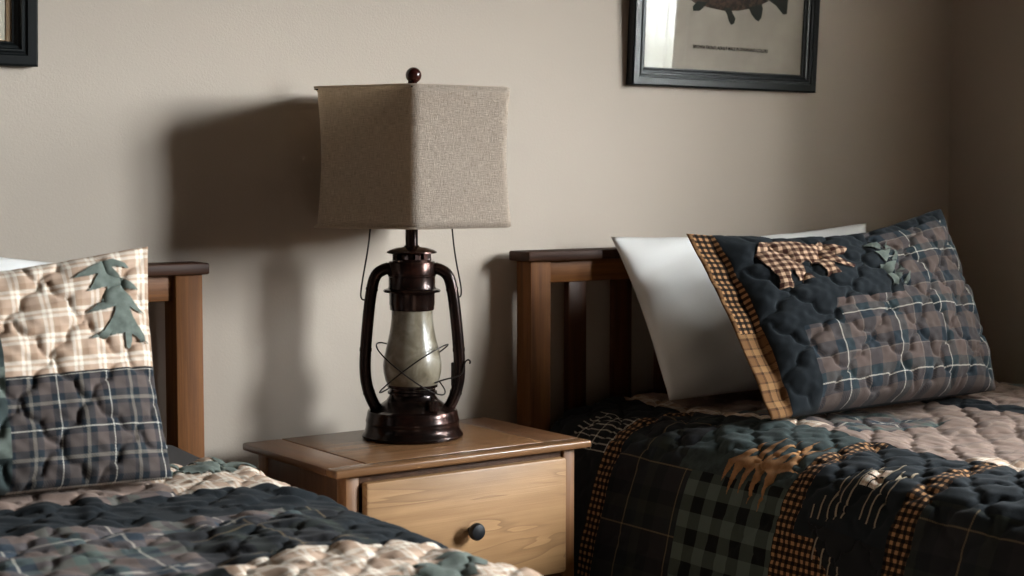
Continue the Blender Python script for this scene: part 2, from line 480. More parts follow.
def applique(name, surf, poly, mat, parent, res=.0016, lift=.0022, uvrot=False, solid=True):
    """cloth shape sewn on a surface: fine cells inside the outline, following surf(u,v)"""
    poly = [tuple(p) for p in poly]
    us = [p[0] for p in poly]; vs = [p[1] for p in poly]
    nu = int((max(us)-min(us))/res)+3; nv = int((max(vs)-min(vs))/res)+3
    u = min(us)-res+np.arange(nu)*res; v = min(vs)-res+np.arange(nv)*res
    U, V = np.meshgrid(u, v)
    ins = in_poly(U[:-1, :-1]+res/2, V[:-1, :-1]+res/2, poly)
    P = surf(U, V); e = 1e-3
    N = np.cross(surf(U+e, V)-surf(U-e, V), surf(U, V+e)-surf(U, V-e)); N /= np.linalg.norm(N, axis=-1, keepdims=True)+1e-12
    P = P+N*surf.side*lift
    idx = np.arange(nu*nv).reshape(nv, nu)
    F = np.stack([idx[:-1, :-1], idx[:-1, 1:], idx[1:, 1:], idx[1:, :-1]], -1)[ins]
    used = np.unique(F); remap = np.zeros(nu*nv, int); remap[used] = np.arange(len(used))
    o = raw_mesh(name, P.reshape(-1, 3)[used], remap[F], np.stack([U, V], -1).reshape(-1, 2)[used], [mat], None, parent)
    return o

class Surf:
    side = 1
    def __init__(s, fn, side=1): s.fn = fn; s.side = side
    def __call__(s, u, v): return s.fn(u, v)

# ------------------------------------------------------------------ quilts
def quilt_surf(ctrl, y0, length, seed, puff, wrinkle, fold, zdrop=0., head_slope=0., pitch=.08):
    pr = np.array(smooth_path(ctrl, 4)); ds = np.r_[0, np.cumsum(np.linalg.norm(np.diff(pr, axis=0), axis=1))]
    L = ds[-1]; w1 = waves(seed, 14, .028, .13); w2 = waves(seed+1, 7, .25, .7)
    def fn(s, t):
        x = np.interp(s, ds, pr[:, 0]); z = np.interp(s, ds, pr[:, 1])
        e = .012
        tx = np.interp(s+e, ds, pr[:, 0])-np.interp(s-e, ds, pr[:, 0]); tz = np.interp(s+e, ds, pr[:, 1])-np.interp(s-e, ds, pr[:, 1])
        l = np.hypot(tx, tz)+1e-9; nx, nz = -tz/l, tx/l
        sgn = np.sign(pr[-1, 0]-pr[0, 0]); nx, nz = nx*sgn, nz*sgn
        drape = np.clip(1-nz, 0, 1)
        h = puff*quilting(s, t, pitch)*(1-.85*drape)+wrinkle*w1(s, t)*(1-.8*drape)+.006*w2(s, t)+fold*drape*np.sin(t*2*PI/.42+1.3*np.sin(s*5)+seed)
        h = np.maximum(h, -.002)
        tt = np.minimum(t, length-.22); over = np.maximum(t-(length-.22), 0)    # tucked over the foot
        a = np.minimum(over/.1, PI/2)
        y = y0-tt-.1*np.sin(a)+head_slope*(x-ctrl[0][0]); zz = z-(.1*(1-np.cos(a))+np.maximum(over-.1*PI/2, 0))*np.clip(nz, 0, 1)-zdrop*t
        return np.stack([x+nx*h, y, zz+nz*h], -1)
    return Surf(fn, 1), L

def quilt(label, ctrl, y0, length, patch, names, seed, puff=.009, wrinkle=.002, fold=.008, res=.0045, **kw):
    surf, L = quilt_surf(ctrl, y0, length, seed, puff, wrinkle, fold, **kw)
    ns = int(L/res)+1; nt = int(length/res)+1
    s = np.arange(ns)*res; t = np.arange(nt)*res
    S, T = np.meshgrid(s, t); P = surf(S, T)
    mid = patch(S[:-1, :-1]+res/2, T[:-1, :-1]+res/2)
    cx = np.interp(.5, [0, 1], [ctrl[0][0], ctrl[-1][0]])
    root = thing('quilt', label, 'quilt', (float(cx), y0-length/2, .6), 'patchwork quilts on the two beds')
    o = grid_mesh('quilt_top', P, np.stack([S, T], -1), [M[k] for k in names], mid, root)
    m = o.modifiers.new('batting', 'SOLIDIFY'); m.thickness = .007
    # make the offset go inwards (towards the mattress)
    c = P[nt//2, ns//2]; me = o.data
    nrm = np.cross(P[nt//2, ns//2+1]-c, P[nt//2+1, ns//2]-c)
    if nrm[2] < 0: me.flip_normals()
    m.offset = -1
    # the appliques look for +normal via side
    nn = np.cross(surf(np.array([L/2+.001]), np.array([length/2]))-surf(np.array([L/2-.001]), np.array([length/2])),
                  surf(np.array([L/2]), np.array([length/2+.001]))-surf(np.array([L/2]), np.array([length/2-.001])))[0]
    surf.side = 1 if nn[2] > 0 else -1
    # bound edge along the head end
    return root, o, surf, L

# ---- right bed: arc runs from the nightstand-side hem over the top to the far hem
ctrlR = [(.640, .09), (.648, .18), (.660, .30), (.676, .40), (.70, .490), (.735, .560), (.80, .595), (.90, .603), (1.05, .604), (1.36, .604), (1.75, .602),
         (1.98, .594), (2.05, .55), (2.085, .45), (2.10, .30), (2.105, .12)]
namesR = ['dark_plaid', 'gingham', 'navy', 'buffalo', 'teal', 'beige_plaid', 'mauve_plain', 'mauve', 'black', 'window_plaid', 'mauve_plain']
iR = {k: i for i, k in enumerate(namesR)}
_pr = np.array(smooth_path(ctrlR, 4)); _ds = np.r_[0, np.cumsum(np.linalg.norm(np.diff(_pr, axis=0), axis=1))]
def s_at_z(z):  # arc position on the near drape at height z
    z -= .09*max(0, z-.5)
    k = np.argmax(_pr[:, 1] > z); return _ds[k]
def s_at_x(x):
    k = np.argmax((_pr[:, 0] > x) & (_pr[:, 1] > .58)); return _ds[k]
Y0R = -.02
def patchR(S, T):
    y = Y0R-T; m = np.full(S.shape, iR['dark_plaid'])
    sT = s_at_x(.945); sT2 = s_at_x(1.0); sC = s_at_x(.80)
    out = S < sT
    A = (y < -.235) & (y > -.283); B = (y < -.765) & (y > -.812); C = (y < -1.03) & (y > -1.077)
    D = (y < -1.50) & (y > -1.547)
    zc = np.interp(S, _ds, _pr[:, 1])
    # block nearest the headboard
    b0 = out & (y > -.235); m[b0] = iR['black']; m[b0 & (S > s_at_z(.54)) & (S < s_at_x(.82)) & (y < -.10)] = iR['window_plaid']
    # between A and B
    b1 = out & (y <= -.283) & (y >= -.765)
    m[b1] = iR['dark_plaid']
    g = b1 & (y < -.50) & (zc < .56); m[g] = iR['buffalo']
    m[b1 & (y < -.46) & (S > s_at_z(.55))] = iR['teal']
    b2 = out & (y <= -.812) & (y >= -1.03); m[b2] = iR['navy']
    m[b2 & (S < s_at_z(.47))] = iR['gingham']
    b3 = out & (y < -1.077); m[b3] = iR['dark_plaid']
    m[b3 & (S > s_at_z(.575))] = iR['navy']
    m[out & (A | B | C | D)] = iR['gingham']
    # tan strip and the centre
    st = (S >= sT) & (S < sT2); m[st] = iR['beige_plaid']
    m[st & (y < -.62) & (y > -.98)] = iR['mauve_plain']
    inn = S >= sT2
    q = np.floor((S-sT2)/.30)+np.floor((-y)/.34)
    m[inn] = iR['mauve_plain']
    m[inn & (np.mod(q, 3) == 1)] = iR['mauve']
    m[inn & (S > s_at_x(1.45)) & (S < s_at_x(1.53))] = iR['navy']
    return m
q_root, q_obj, surfR, LR = quilt('dark patchwork quilt hanging over the near side of the right bed', ctrlR, Y0R, 2.1, patchR, namesR, 3, puff=.011, wrinkle=.0024, fold=.006, pitch=.074)

def uvR(y, z=None, x=None):
    return (s_at_z(z) if z is not None else s_at_x(x), Y0R-y)
# rust pine with hanging branch tips just below the crest
sA, sB = s_at_z(.592), s_at_z(.50)
zs = lambda z, y: (s_at_z(z), -y-.02)
xs = lambda x, y: (s_at_x(x), -y-.02)
pine = [zs(.578, -.578)]
for (y, zt, zb) in [(-.592, .572, .537), (-.617, .568, .515), (-.647, .568, .517), (-.680, .566, .500), (-.712, .566, .492)]:
    pine += [zs(zt, y+.012), zs(zb, y), zs(zt+.002, y-.010)]
pine += [zs(.577, -.745), zs(.576, -.760), zs(.580, -.742)]
for (y, x) in [(-.735, .875), (-.705, .865), (-.675, .850), (-.645, .842), (-.615, .825)]:
    pine += [zs(.586, y-.008), xs(x, y-.012), zs(.588, y+.014)]
applique('tree_applique', surfR, pine, M['rust'], q_obj)
# log cabin: black roof piece, pale log lines running over the crest and a small window
def rectR(y0, y1, s0, s1): return [(s0, Y0R-y0), (s1, Y0R-y0), (s1, Y0R-y1), (s0, Y0R-y1)]
applique('roof_applique', surfR, [(s_at_z(.50), .835-.02), (s_at_z(.43), .90-.02), (s_at_z(.385), .99-.02), (s_at_z(.375), 1.03-.02), (s_at_z(.48), 1.03-.02)], M['black'], q_obj)
for k, (y, za, zb) in enumerate([(-.845, .505, .53), (-.862, .51, .55), (-.88, .505, .585), (-.897, .515, .60), (-.914, .52, .605), (-.955, .525, .606), (-.972, .52, .60), (-.99, .515, .604)]):
    applique('log_line_applique', surfR, rectR(y, y-.0035, s_at_z(za), s_at_z(zb)), M['cream'], q_obj, lift=.0026)
for k, y in enumerate([-.868, -.888, -.908, -.93]):
    applique('log_line_applique', surfR, rectR(y, y-.004, s_at_z(.44-.012*k), s_at_z(.475-.012*k)), M['cream'], q_obj, lift=.003)
for dz in (0, .027):
    for dy in (0, .019):
        applique('window_applique', surfR, rectR(-.920-dy, -.936-dy, s_at_z(.575)+dz, s_at_z(.575)+dz+.022), M['beige_plaid'], q_obj, lift=.0028)

# ---- left bed: arc runs from the nightstand-side hem over the top towards the far hem
ctrlL = [(-.054, .10), (-.055, .25), (-.062, .40), (-.076, .51), (-.096, .584), (-.145, .612), (-.24, .621), (-.40, .623), (-.77, .624), (-1.15, .620), (-1.36, .61), (-1.43, .55), (-1.46, .40), (-1.47, .2)]
_pl = np.array(smooth_path(ctrlL, 4)); _dl = np.r_[0, np.cumsum(np.linalg.norm(np.diff(_pl, axis=0), axis=1))]
def sL(x):
    k = np.argmax((_pl[:, 0] < x) & (_pl[:, 1] > .58)); return _dl[k]
Y0L = -.30
namesL = ['navy', 'mauve', 'beige_plaid', 'dark_plaid', 'green', 'black', 'mauve_plain']
iL = {k: i for i, k in enumerate(namesL)}
def patchL(S, T):
    y = Y0L-T; m = np.full(S.shape, iL['navy'])
    q = np.floor((S+.05)/.23)*7+np.floor(T/.21)*3
    for k, nm in enumerate(['navy', 'mauve', 'dark_plaid', 'navy', 'mauve']):
        m[np.mod(q, 5) == k] = iL[nm]
    m[(T < .20) & (S < sL(-.34))] = iL['beige_plaid']
    m[(T < .17) & (S >= sL(-.34))] = iL['mauve_plain']
    m[(T >= .20) & (T < .34)] = iL['navy']
    m[(y < -.86) & (S < sL(-.17)) & (y > -1.0)] = iL['navy']
    m[(y < -.93) & (y > -1.5) & (S < sL(-.48))] = iL['beige_plaid']
    m[(y < -.62) & (y > -.78) & (S > sL(-.72)) & (S < sL(-1.0))] = iL['green']
    return m
ql_root, ql_obj, surfL, LL = quilt('rumpled dark patchwork quilt spread over the left bed, beige patch at its front corner', ctrlL, Y0L, 1.82, patchL, namesL, 21, puff=.0075, wrinkle=.0036, fold=.004, zdrop=.026, pitch=.066)
def pL(x, y): return (sL(x), Y0L-y)
def tree_poly(base, tip, w, n=4):
    """pine outline in (u,v): base and tip points, half width w"""
    b = np.array(base); t = np.array(tip); ax = t-b; L = np.linalg.norm(ax); ax /= L; sd = np.array([-ax[1], ax[0]])
    Lp, Rp = [], []
    for k in range(n):
        a0 = .14+.80*k/n; a1 = .14+.80*(k+1)/n; hw = w*(1-k/n*.72)
        Lp += [b+ax*L*a0+sd*hw, b+ax*L*(a0+.10)+sd*hw*.62, b+ax*L*(a1+.015)+sd*hw*.30]
        Rp += [b+ax*L*a0-sd*hw, b+ax*L*(a0+.10)-sd*hw*.62, b+ax*L*(a1+.015)-sd*hw*.30]
    tr = .05*L
    return [tuple(b+sd*tr), tuple(b+ax*L*.16+sd*tr)]+[tuple(p) for p in Lp]+[tuple(t)]+[tuple(p) for p in Rp[::-1]]+[tuple(b+ax*L*.16-sd*tr), tuple(b-sd*tr)]
applique('tree_applique', surfL, tree_poly(pL(-.30, -.36), pL(-.125, -.33), .055), M['green'], ql_obj)
applique('tree_applique', surfL, tree_poly(pL(-.40, -1.22), pL(-.13, -1.02), .085), M['green'], ql_obj)

# ------------------------------------------------------------------ pillows
def pillow_surf(BL, BR, TL, TR, T, w, h, quilted, seed, pinch=.05, facing=-1, ex=(.5, .42), ear=.0, puff=.006, wr=.003, flange=0., dip=.05, dskew=1.):
    BL, BR, TL, TR = [np.array(p, float) for p in (BL, BR, TL, TR)]
    nrm = np.cross(BR-BL, TL-BL); nrm /= np.linalg.norm(nrm)     # points towards the viewer side (-y)
    w1 = waves(seed, 8, .07, .26)
    def make(side):
        def fn(u, v):
            a = np.clip(u/w, 0, 1); b = np.clip(v/h, 0, 1)
            # concave outline between the ears
            aa = .5+(a-.5)*(1-pinch*np.sin(PI*b)); bb = b-np.clip(b, 0, 1)**1.5*dip*np.sin(PI*a**dskew)**1.2+.01*np.sin(PI*a)*(1-b)
            P = (BL*((1-aa)*(1-bb))[..., None]+BR*(aa*(1-bb))[..., None]+TL*((1-aa)*bb)[..., None]+TR*(aa*bb)[..., None])
            a2 = np.clip((a*w-flange)/(w-flange), 0, 1)
            prof = np.sin(PI*a2)**ex[0]*np.sin(PI*b)**ex[1]*(1+.22*(.5-b))
            th = T*prof+.003
            if side > 0:
                w3 = waves(seed+40, 16, .018, .05)
                edge = np.clip(prof*3, 0, 1)
                hh = edge*(wr*w1(u, v)+((puff*quilting(u, v, .096)+.0011*w3(u, v)) if quilted else 0))
                if flange: hh = hh+np.where(a*w < flange, .002*np.sin(b*31+2*np.sin(b*9)), 0)
                th = th+hh
            return P+nrm*(side*th)[..., None]
        return fn
    return Surf(make(1), 1), Surf(make(-1), -1)

def pillow(name, label, cat, corners, T, w, h, mats, patch, quilted, seed, res=.003, group=None, back=None, hem=None, **kw):
    front, rear = pillow_surf(*corners, T, w, h, quilted, seed, **kw)
    nu = int(w/res)+1; nv = int(h/res)+1
    U, V = np.meshgrid(np.linspace(0, w, nu), np.linspace(0, h, nv))
    PF = front(U, V); PB = rear(U, V)
    # weld the rim: rim points of the back use the front ones
    idxF = np.arange(nu*nv).reshape(nv, nu); idxB = idxF+nu*nv
    rim = np.zeros((nv, nu), bool); rim[0] = rim[-1] = True; rim[:, 0] = rim[:, -1] = True
    mid = (PF+PB)/2; PF[rim] = mid[rim]; PB[rim] = mid[rim]
    idxB = np.where(rim, idxF, idxB)
    q = lambda I: np.stack([I[:-1, :-1], I[:-1, 1:], I[1:, 1:], I[1:, :-1]], -1).reshape(-1, 4)
    F = np.concatenate([q(idxF), q(idxB)[:, ::-1]])
    UVv = np.stack([U, V], -1).reshape(-1, 2)
    Vt = np.concatenate([PF.reshape(-1, 3), PB.reshape(-1, 3)]); UV2 = np.concatenate([UVv, UVv])
    used = np.unique(F); remap = np.zeros(len(Vt), int); remap[used] = np.arange(len(used))
    uc = (U[:-1, :-1]+w/(nu-1)/2); vc = (V[:-1, :-1]+h/(nv-1)/2)
    if patch is None: midx = np.zeros(len(F), int)
    else: midx = np.concatenate([patch(uc, vc).reshape(-1), np.full((nu-1)*(nv-1), back or 0)])
    c = np.mean([np.array(k) for k in corners[:2]], axis=0)
    root = thing(name, label, cat, tuple(c), group)
    o = raw_mesh('pillow_cover' if patch is None else 'sham_cover', Vt[used], remap[F], UV2[used], [M[m] for m in mats], midx, root)
    return root, o, front

# white pillow leaning on the right headboard
pillow('pillow', 'plain white pillow leaning on the right headboard behind the dark quilted sham', 'pillow',
       ((.93, -.205, .63), (1.60, -.215, .63), (.905, -.030, .985), (1.69, -.085, 1.004)), .075, .70, .42, ['white'], None, False, 5, group='plain white pillows', pinch=.05, dip=.05, wr=.007, res=.008, ex=(.55, .5))
pillow('pillow', 'plain white pillow mostly hidden behind the pillow with the green tree', 'pillow',
       ((-.95, -.16, .62), (-.236, -.19, .640), (-.95, -.05, 1.045), (-.29, -.055, .955)), .06, .68, .40, ['white'], None, False, 6, group='plain white pillows', pinch=.05, wr=.003, res=.008, dip=.0)

# dark sham on the right bed
wS, hS = .68, .46
namesS = ['navy', 'gingham', 'tan_plaid', 'sham_plaid', 'black']
def patchS(U, V):
    m = np.full(U.shape, 3)
    m[(U < .40) & (V > .235)] = 0
    m[(U > .055) & (U < .21) & (V > .18)] = 0
    m[(U > .055) & (U < .12)] = 0
    m[U < .055] = 1; m[(U < .055) & (V < .20)] = 2
    m[(U < .009)] = 2
    m[(V > .425) & (U > .42)] = 0
    return m
sr, so, surfS = pillow('pillow', 'dark quilted patchwork pillow sham with a checked bear patch on the right bed', 'pillow',
        ((.888, -.560, .635), (1.620, -.540, .635), (.890, -.300, 1.000), (1.605, -.385, 1.045)), .085, wS, hS, namesS, patchS, True, 9, group='quilted pillow shams', back=4, flange=.05, pinch=.03, dip=.12, puff=.0135)
bear = [(.10, .385), (.115, .41), (.15, .425), (.185, .418), (.225, .405), (.245, .41), (.258, .418), (.268, .410), (.285, .40), (.305, .385), (.302, .375), (.275, .372), (.262, .362), (.280, .338), (.297, .325), (.29, .318),
        (.268, .325), (.25, .342), (.243, .325), (.252, .305), (.222, .305), (.215, .335), (.20, .355), (.185, .35), (.175, .325), (.185, .295), (.155, .298), (.15, .325), (.14, .325), (.138, .30), (.145, .285), (.112, .285), (.115, .31), (.105, .345)]
applique('bear_applique', surfS, bear, M['gingham_soft'], so, lift=.0038)
for k in range(4):
    v0 = .395-k*.037
    for (a, b, c) in (((.365, v0), (.415, v0+.004), (.385, v0-.033)), ((.432, v0+.002), (.42, v0-.03), (.40, v0-.032))):
        applique('triangle_applique', surfS, [a, b, c], M['green'], so, lift=.0038)

# pale sham with a pine on the left bed
wL, hL = .66, .39
namesT = ['beige_plaid', 'fine_plaid', 'green', 'black', 'teal']
def patchT(U, V):
    m = np.where(V > .182, 0, 1)
    m[(U < .385)] = 2
    m[(U < .385) & (np.mod(np.floor(V/.05), 2) == 0)] = 4
    m[U < .30] = 0
    m[(V > .179) & (V < .184) & (U >= .385)] = 3
    return m
tr_, to, surfT = pillow('pillow', 'beige and dark plaid quilted pillow sham with a green pine tree on the left bed', 'pillow',
        ((-.98, -.425, .634), (-.332, -.432, .634), (-.99, -.315, .985), (-.322, -.322, 1.005)), .07, wL, hL, namesT, patchT, True, 14, group='quilted pillow shams', back=3, pinch=.05, dip=.08, puff=.0115)
def cT(x, y): return (wL-(618+(y-33)*.05-x)/(4.117*570), (996-y)/2500)
pineT = [cT(*p) for p in [(520, 458), (495, 458), (490, 395), (430, 402), (335, 412), (400, 372), (440, 325), (458, 280), (400, 290), (335, 298), (385, 262), (415, 220), (425, 182), (385, 190), (335, 200), (365, 160), (385, 120),
        (340, 130), (285, 128), (340, 95), (400, 72), (450, 66), (500, 92), (522, 112), (470, 104), (440, 100), (480, 140), (530, 185), (560, 215), (520, 205), (492, 190), (510, 225), (550, 285), (585, 322), (545, 305), (512, 285),
        (530, 330), (570, 400), (600, 455), (560, 425), (520, 400)]]
applique('tree_applique', surfT, pineT, M['green'], to, lift=.0035)

# ------------------------------------------------------------------ nightstand
NS = thing('nightstand', 'brown wooden nightstand with one visible drawer, standing between the two beds under the lamp', 'nightstand', (.288, -.19, 0))
bm = bmesh.new()
e = .0008
obj('tabletop', box((.086+e, -.334+e, .585), (.492-e, 0, .6), .0015), M['ns_top'], NS)
bm = bmesh.new(); add_box(bm, (0, -.334+e, .585), (.086-e, 0, .6), .004); obj('end_board', bm, M['ns_end'], NS)
bm = bmesh.new(); add_box(bm, (.492+e, -.334+e, .585), (.578, 0, .6), .004); obj('end_board', bm, M['ns_end'], NS)
obj('front_board', box((0, -.375, .585), (.578, -.334-e, .6), .004, 3), M['ns_top'], NS)
for (x, y) in ((.03, -.357), (.521, -.357), (.03, -.043), (.521, -.043)):
    obj('post', box((x, y, 0), (x+.028, y+.035, .585), .003), M['ns_post'], NS)
obj('side_panel', box((.034, -.325, .09), (.048, -.043, .585), .002), M['ns_side'], NS)
obj('side_panel', box((.531, -.325, .09), (.545, -.043, .585), .002), M['ns_side'], NS)
obj('back_panel', box((.058, -.03, .09), (.521, -.02, .585), .001), M['ns_side'], NS)
obj('front_rail', box((.058, -.35, .560), (.521, -.325, .585), .001), M['ns_side'], NS)
obj('front_rail', box((.058, -.35, .318), (.521, -.325, .346), .001), M['ns_side'], NS)
obj('front_rail', box((.058, -.35, .08), (.521, -.325, .11), .001), M['ns_side'], NS)
for z0, z1 in ((.343, .571), (.105, .328)):
    bm = bmesh.new()
    add_box(bm, (.064, -.373, z0), (.517, -.352, z1), .005, 2)
    d = obj('drawer', bm, M['drawer'], NS)
    add = bmesh.new()
    rot = Matrix.Rotation(PI/2, 4, 'X')
    add_lathe(add, [(.006, 0), (.0055, .010), (.0065, .014), (.0145, .016), (.0165, .020), (.0165, .026), (.014, .030), (.008, .032), (.0005, .0325)], n=28)
    bmesh.ops.transform(add, matrix=Matrix.Translation((.288, -.3725, (z0+z1)/2+.001)) @ rot, verts=add.verts)
    obj('knob', add, M['iron'], d)

# ------------------------------------------------------------------ lantern lamp
LC = Vector((.311, -.133, .6004))
LAMP = thing('table_lamp', 'lantern shaped bronze table lamp with burlap shade on the nightstand', 'lamp', tuple(LC))
CR = Vector((.813, -.582, 0)); CD = Vector((.582, .813, 0))    # lantern width axis, and depth axis
def zpx(py): return 1.302-(py-86)*.002013-.6
def lp(r, z): return CR*r+Vector((0, 0, z))
def L_obj(name, bm, mat, parent=None, **kw): return obj(name, bm, mat, parent or LAMP, world=False, **kw)
base = L_obj('base', add_lathe(bmesh.new(), [(r*.975, z) for r, z in [(.098, 0), (.1035, .002), (.1045, .006), (.1025, .010), (.0985, .014), (.0965, .020), (.0955, .030), (.0965, .034), (.0955, .037), (.0935, .046), (.0925, .052), (.0905, .055), (.086, .0545), (.078, .058), (.066, .066), (.054, .074), (.048, .082), (.0467, .086)]], n=64), M['bronze'])
bm = bmesh.new(); p = CR*.043-CD*.056
add_lathe(bm, [(.011, .060), (.011, .072), (.0125, .073), (.0125, .079), (.010, .081), (.004, .082), (.004, .088), (.002, .089)], tuple(p), n=20)
L_obj('filler_cap', bm, M['bronze'], base)
burner = L_obj('burner', add_lathe(bmesh.new(), [(.0455, .086), (.0495, .088), (.0495, .092), (.046, .094), (.046, .099), (.0505, .101), (.0505, .106), (.0475, .108), (.0475, .114), (.044, .116)], n=48), M['bronze'])
g0, g1 = zpx(388), zpx(308)
gl = [(.0425, g0), (.047, g0+.006), (.054, g0+.020), (.0578, g0+.036), (.0585, g0+.050), (.0565, g0+.066), (.0525, g0+.084), (.0475, g0+.104), (.0435, g0+.124), (.0415, g0+.142), (.0405, g1+.002)]
L_obj('globe', add_lathe(bmesh.new(), gl+[(r-.003, z) for r, z in gl[::-1]], n=56, cap=False), M['globe'])
z1 = zpx(308)
L_obj('chimney', add_lathe(bmesh.new(), [(.036, z1-.001), (.0435, z1), (.0445, z1+.003), (.0445, z1+.008), (.0455, z1+.012), (.0455, z1+.032), (.047, z1+.035), (.0565, z1+.036), (.0575, z1+.0385), (.0555, z1+.041), (.048, z1+.043),
      (.0465, z1+.047), (.0465, z1+.066), (.048, z1+.0675), (.048, z1+.070), (.0465, z1+.0715), (.0465, z1+.094), (.045, z1+.097), (.039, z1+.098), (.039, z1+.101), (.036, z1+.102)], n=56), M['bronze'])
bm = bmesh.new(); add_lathe(bm, [(.030, z1+.098), (.030, z1+.115)], n=32)
for k in range(10):
    a = 2*PI*k/10
    add_box(bm, (.033*math.cos(a)-.004, .033*math.sin(a)-.004, z1+.100), (.033*math.cos(a)+.004, .033*math.sin(a)+.004, z1+.114))
L_obj('vent', bm, M['bronze'])
L_obj('cap', add_lathe(bmesh.new(), [(.034, z1+.112), (.047, z1+.1125), (.050, z1+.114), (.0495, z1+.1165), (.043, z1+.120), (.030, z1+.124), (.016, z1+.126), (.014, z1+.129)], n=48), M['bronze'])
L_obj('stem', add_lathe(bmesh.new(), [(.013, z1+.126), (.0125, z1+.130), (.0125, zpx(160)), (.016, zpx(158)), (.016, zpx(140)), (.006, zpx(138)), (.006, zpx(80))], n=24), M['bronze'])
fz = zpx(77)
fo = tuple(CR*.005)
L_obj('finial', add_lathe(add_sphere(bmesh.new(), (fo[0], fo[1], fz), .0158), [(.007, fz-.026), (.008, fz-.019), (.006, fz-.014)], fo, n=20), M['finial'])
for s in (-1, 1):
    path = [(r*.965, z) for r, z in [(.0415, zpx(267)), (.056, zpx(267)), (.076, zpx(273)), (.084, zpx(289)), (.090, zpx(312)), (.0965, zpx(345)), (.0985, zpx(370)), (.094, zpx(385)), (.084, zpx(399)), (.070, zpx(410)), (.060, zpx(416))]]
    sp = smooth_path(path, 3); bm = bmesh.new()
    add_tube(bm, [lp(s*r, z) for r, z in sp], .0118, 16)
    tb = L_obj('side_tube', bm, M['bronze'], angle=60)
    for k in (8, 26, 44, 62):      # soldered bands along the tube
        if k+1 < len(sp):
            bm = bmesh.new()
            add_tube(bm, [lp(s*sp[k][0], sp[k][1]), lp(s*sp[k+1][0], sp[k+1][1])], .0127, 16)
            L_obj('band', bm, M['bronze'], tb)
# crossed wire guard
bm = bmesh.new()
for s in (-1, 1):
    ring = []
    for k in range(64):
        a = 2*PI*k/64
        x = math.cos(a-.25); d = math.sin(a-.25)          # x along CR, d along depth
        zz = .137+.050*s*math.cos(a)
        rad = .0655+.006*max(0, s*x)
        ring.append(CR*(x*rad)+CD*(d*rad)+Vector((0, 0, zz)))
    add_tube(bm, ring, .0015, 8, closed=True)
L_obj('wire_guard', bm, M['wire'])
# lever wire with a curled end
lev = smooth_path([lp(.046, .112)-CD*.03, lp(.066, .118)-CD*.02, lp(.090, .122)-CD*.012, lp(.100, .128)-CD*.01, lp(.103, .140)-CD*.01, lp(.106, .152)-CD*.01, lp(.112, .157)-CD*.01, lp(.117, .153)-CD*.01, lp(.115, .148)-CD*.01], 3)
bm = bmesh.new(); add_tube(bm, lev, .0016, 8)
add_box(bm, tuple(lp(.086, .098)-Vector((.007, .007, 0))), tuple(lp(.086, .150)+Vector((.007, .007, 0))), .003)
L_obj('lever', bm, M['wire'])
# bail handle rising into the shade
bail = smooth_path([lp(-.088, zpx(298)), lp(-.103, zpx(298)), lp(-.101, zpx(285)), lp(-.086, zpx(245)), lp(-.082, zpx(225)), lp(-.075, zpx(195)), lp(-.04, zpx(175)), lp(.04, zpx(175)), lp(.075, zpx(195)), lp(.080, zpx(225)), lp(.086, zpx(255)), lp(.102, zpx(294)), lp(.088, zpx(296))], 3)
L_obj('bail_handle', add_tube(bmesh.new(), bail, .0017, 8), M['wire'])
# shade: soft-cornered square, waisted
def rpoly(nc, R, rc, n_side):
    """regular polygon with nc softened corners, first corner on +x"""
    out = []; d = rc/math.cos(PI/nc); Rin = R-d
    cs = [(Rin*math.cos(2*PI*k/nc), Rin*math.sin(2*PI*k/nc)) for k in range(nc)]
    arcs = [[(cx+rc*math.cos(2*PI*k/nc+(j/6-.5)*2*PI/nc), cy+rc*math.sin(2*PI*k/nc+(j/6-.5)*2*PI/nc)) for j in range(7)] for k, (cx, cy) in enumerate(cs)]
    for k in range(nc):
        out += arcs[k]; p = arcs[k][-1]; q = arcs[(k+1) % nc][0]
        out += [(p[0]+(q[0]-p[0])*j/n_side, p[1]+(q[1]-p[1])*j/n_side) for j in range(1, n_side)]
    return out
RAD = .184/math.cos(PI/6); HALF = RAD; zt, zb = zpx(86)-.012, zpx(226)+.004
th0 = math.atan2(-CD.y, -CD.x)+math.radians(4)
ringpts = rpoly(6, RAD, .022, 12); nR = len(ringpts)
per = [0.]
for i in range(nR):
    a, b = ringpts[i], ringpts[(i+1) % nR]; per.append(per[-1]+math.hypot(a[0]-b[0], a[1]-b[1]))
NZ = 20; V = []; UVl = []
def shade_scale(t): return 1.0+.012*(1-t)-.042*math.sin(PI*t)**1.0+.004
for lay, dr in ((0, 0.), (1, -.003)):
    for j in range(NZ+1):
        t = j/NZ; z = zb+(zt-zb)*t
        for i in range(nR+1):
            x, y = ringpts[i % nR]; f = shade_scale(t)*(1+dr/HALF)
            ca, sa = math.cos(th0), math.sin(th0)
            V.append(((x*ca-y*sa)*f, (x*sa+y*ca)*f, z)); UVl.append((per[i], z))
V = np.array(V); UVl = np.array(UVl); W_ = nR+1; off = W_*(NZ+1)
F = []
for j in range(NZ):
    for i in range(nR):
        a = j*W_+i; F.append((a, a+1, a+1+W_, a+W_)); b = a+off; F.append((b, b+W_, b+W_+1, b+1))
for i in range(nR):
    F.append((i, i+off, i+1+off, i+1)); a = NZ*W_+i; F.append((a, a+1, a+1+off, a+off))
V = V+np.array(CR)*.005
sh = raw_mesh('lamp_shade', V+np.array(LC), np.array(F), UVl, [M['burlap']], None, LAMP)
bm = bmesh.new()      # wire spider holding the shade under the finial
for k in range(6):
    a = th0+k*PI/3
    add_tube(bm, [(0, 0, zt-.012), (.1*math.cos(a), .1*math.sin(a), zt-.008), (.212*math.cos(a), .212*math.sin(a), zt-.004)], .0016, 6)
L_obj('shade_spider', bm, M['wire'])
